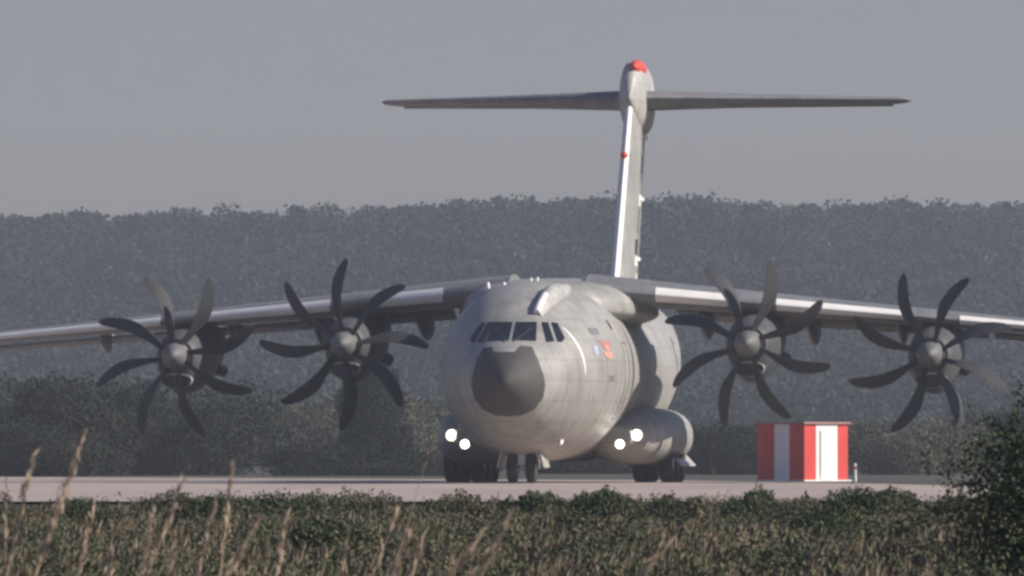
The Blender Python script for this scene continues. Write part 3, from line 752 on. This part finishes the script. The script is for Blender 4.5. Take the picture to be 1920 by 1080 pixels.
# ---------------------------------------------------------------- tall dry grass stalks close to the lens
def stalk(xb, xt, yt, Yd, label, fat=1., plume=.4, bend=0.):
    """a stalk from the foot (below the frame, at xb) to the tip (xt, yt)"""
    X0 = at(xb, 0, Yd)[0]; X1, _, Z1 = at(xt, yt, Yd); g0 = gz(X0, Yd)
    t = empty('grass_stalk', (X0, Yd, g0), label, 'grass', group='tall dry grass stalks in the foreground')
    L = Z1 - g0; pts = []
    for i in range(9):
        u = i / 8; pts.append(((X1 - X0) * (u ** (1 + bend)), .05 * math.sin(u * 2), L * u))
    MB().tube(pts, [.0075 * fat * (1 - .7 * i / 8) for i in range(9)], 6).build('stem', M['straw'], t)
    # feathery seed head along the top part
    n = int(150 * plume * fat); P = []
    for k in range(n):
        u = 1 - plume * random.random() ** 1.0; x = (X1 - X0) * u ** (1 + bend); plume_w = .009; w_ = plume_w * fat * math.sin(math.pi * min(1, (1 - u) / plume + .12)) + .003
        P.append((x + random.gauss(0, w_ * .6), random.gauss(0, w_ * .6), L * u + random.uniform(-.01, .01)))
    leaves('plume', np.array(P), .022, M['plume'], t, aspect=6, axis=((X1 - X0) / L, 0, 1))
    # a couple of leaf blades low down
    lf = MB()
    for k in range(2):
        s0 = random.uniform(.1, .4); dx = random.choice((-1, 1)) * random.uniform(.06, .16); x = (X1 - X0) * s0 ** (1 + bend)
        lf.loft([[(x + dx * u - .004 * (1 - u), 0, L * s0 + .22 * u - .12 * u * u), (x + dx * u + .004 * (1 - u), 0, L * s0 + .22 * u - .12 * u * u), (x + dx * u, .003, L * s0 + .22 * u - .12 * u * u)] for u in (0, .3, .6, .9)])
    lf.build('leaf', M['straw'], t)
GS = [
    (15, 65, 848, 30, 'grass stalk at the left edge, leaning right across the pale runway', 1.1, .4),
    (70, 160, 803, 30, 'tallest grass stalk at the left, its thick plume rising well above the runway', 1.5, .55),
    (150, 178, 935, 34, 'short upright stalk just right of the tallest left plume', 1.0, .4),
    (55, 42, 1010, 30, 'small stalk between the two leftmost long ones, near the bottom edge', .8, .5),
    (205, 214, 1015, 32, 'short stub of dry grass low between the left stalks', .8, .5),
    (280, 345, 895, 31, 'slender stalk leaning right whose tip just touches the runway, below the leftmost propeller', 1.0, .45),
    (268, 290, 950, 34, 'faint short stalk left of the slender leaning one', .8, .5),
    (372, 405, 940, 32, 'stalk leaning right, left of the thin straight one', 1.0, .5),
    (413, 438, 862, 32, 'thin straight stalk whose tip stands against the dark thicket', .9, .35),
    (432, 492, 965, 31, 'strongly leaning stalk right of the thin straight one', 1.1, .5),
    (520, 542, 955, 34, 'pale stalk alone below the inner left propeller', 1.0, .5),
    (735, 815, 812, 38, 'very thin bare stem rising past the runway to the left landing lights', .55, .12),
    (700, 745, 960, 36, 'faint stalk at the left of the middle tuft', .8, .5),
    (738, 772, 985, 34, 'short stalk in the middle tuft', .8, .5),
    (770, 806, 975, 35, 'broad plumed stalk in the middle tuft', 1.1, .5),
    (848, 912, 985, 31, 'strongly curved golden stalk left of centre at the bottom edge', 1.2, .6),
    (885, 940, 1000, 33, 'short golden stalk beside the strongly curved one', 1.0, .5),
    (905, 962, 955, 32, 'longer golden stalk leaning right below the nose wheels', 1.1, .5),
    (1205, 1262, 1010, 32, 'single brownish blade leaning right at the bottom edge below the right main wheels', 1.2, .7),
    (8, 12, 900, 36, 'thin upright stalk hugging the left edge of the picture', .7, .5),
    (318, 330, 990, 32, 'short thin stalk between the slender leaning one and its right neighbour', .7, .5),
    (640, 652, 1005, 33, 'short faint stalk standing alone left of the middle tuft', .7, .5),
]
for xb, xt, yt, Yd, lb, ft, pl in GS:
    yf = HOR + (CZ + .42) * F / Yd
    stalk(xt - (xt - xb) * ((yf - yt) / (1068 - yt)) ** .93, xt, yt, Yd, lb, ft, pl, .0)

# ---------------------------------------------------------------- haze
hb = MB().box((0, 830, 36), (1500, 1900, 75))
hm = bpy.data.materials.new('haze_air'); hm.use_nodes = True; n = hm.node_tree; n.nodes.clear()
o_ = n.nodes.new('ShaderNodeOutputMaterial'); v = n.nodes.new('ShaderNodeVolumePrincipled')
v.inputs['Color'].default_value = (.80, .88, 1.0, 1); v.inputs['Density'].default_value = .00024; v.inputs['Anisotropy'].default_value = .2
n.links.new(v.outputs[0], o_.inputs['Volume'])
tag(hb.build('haze', hm), 'thin blue grey haze in the air', 'haze', kind='stuff')
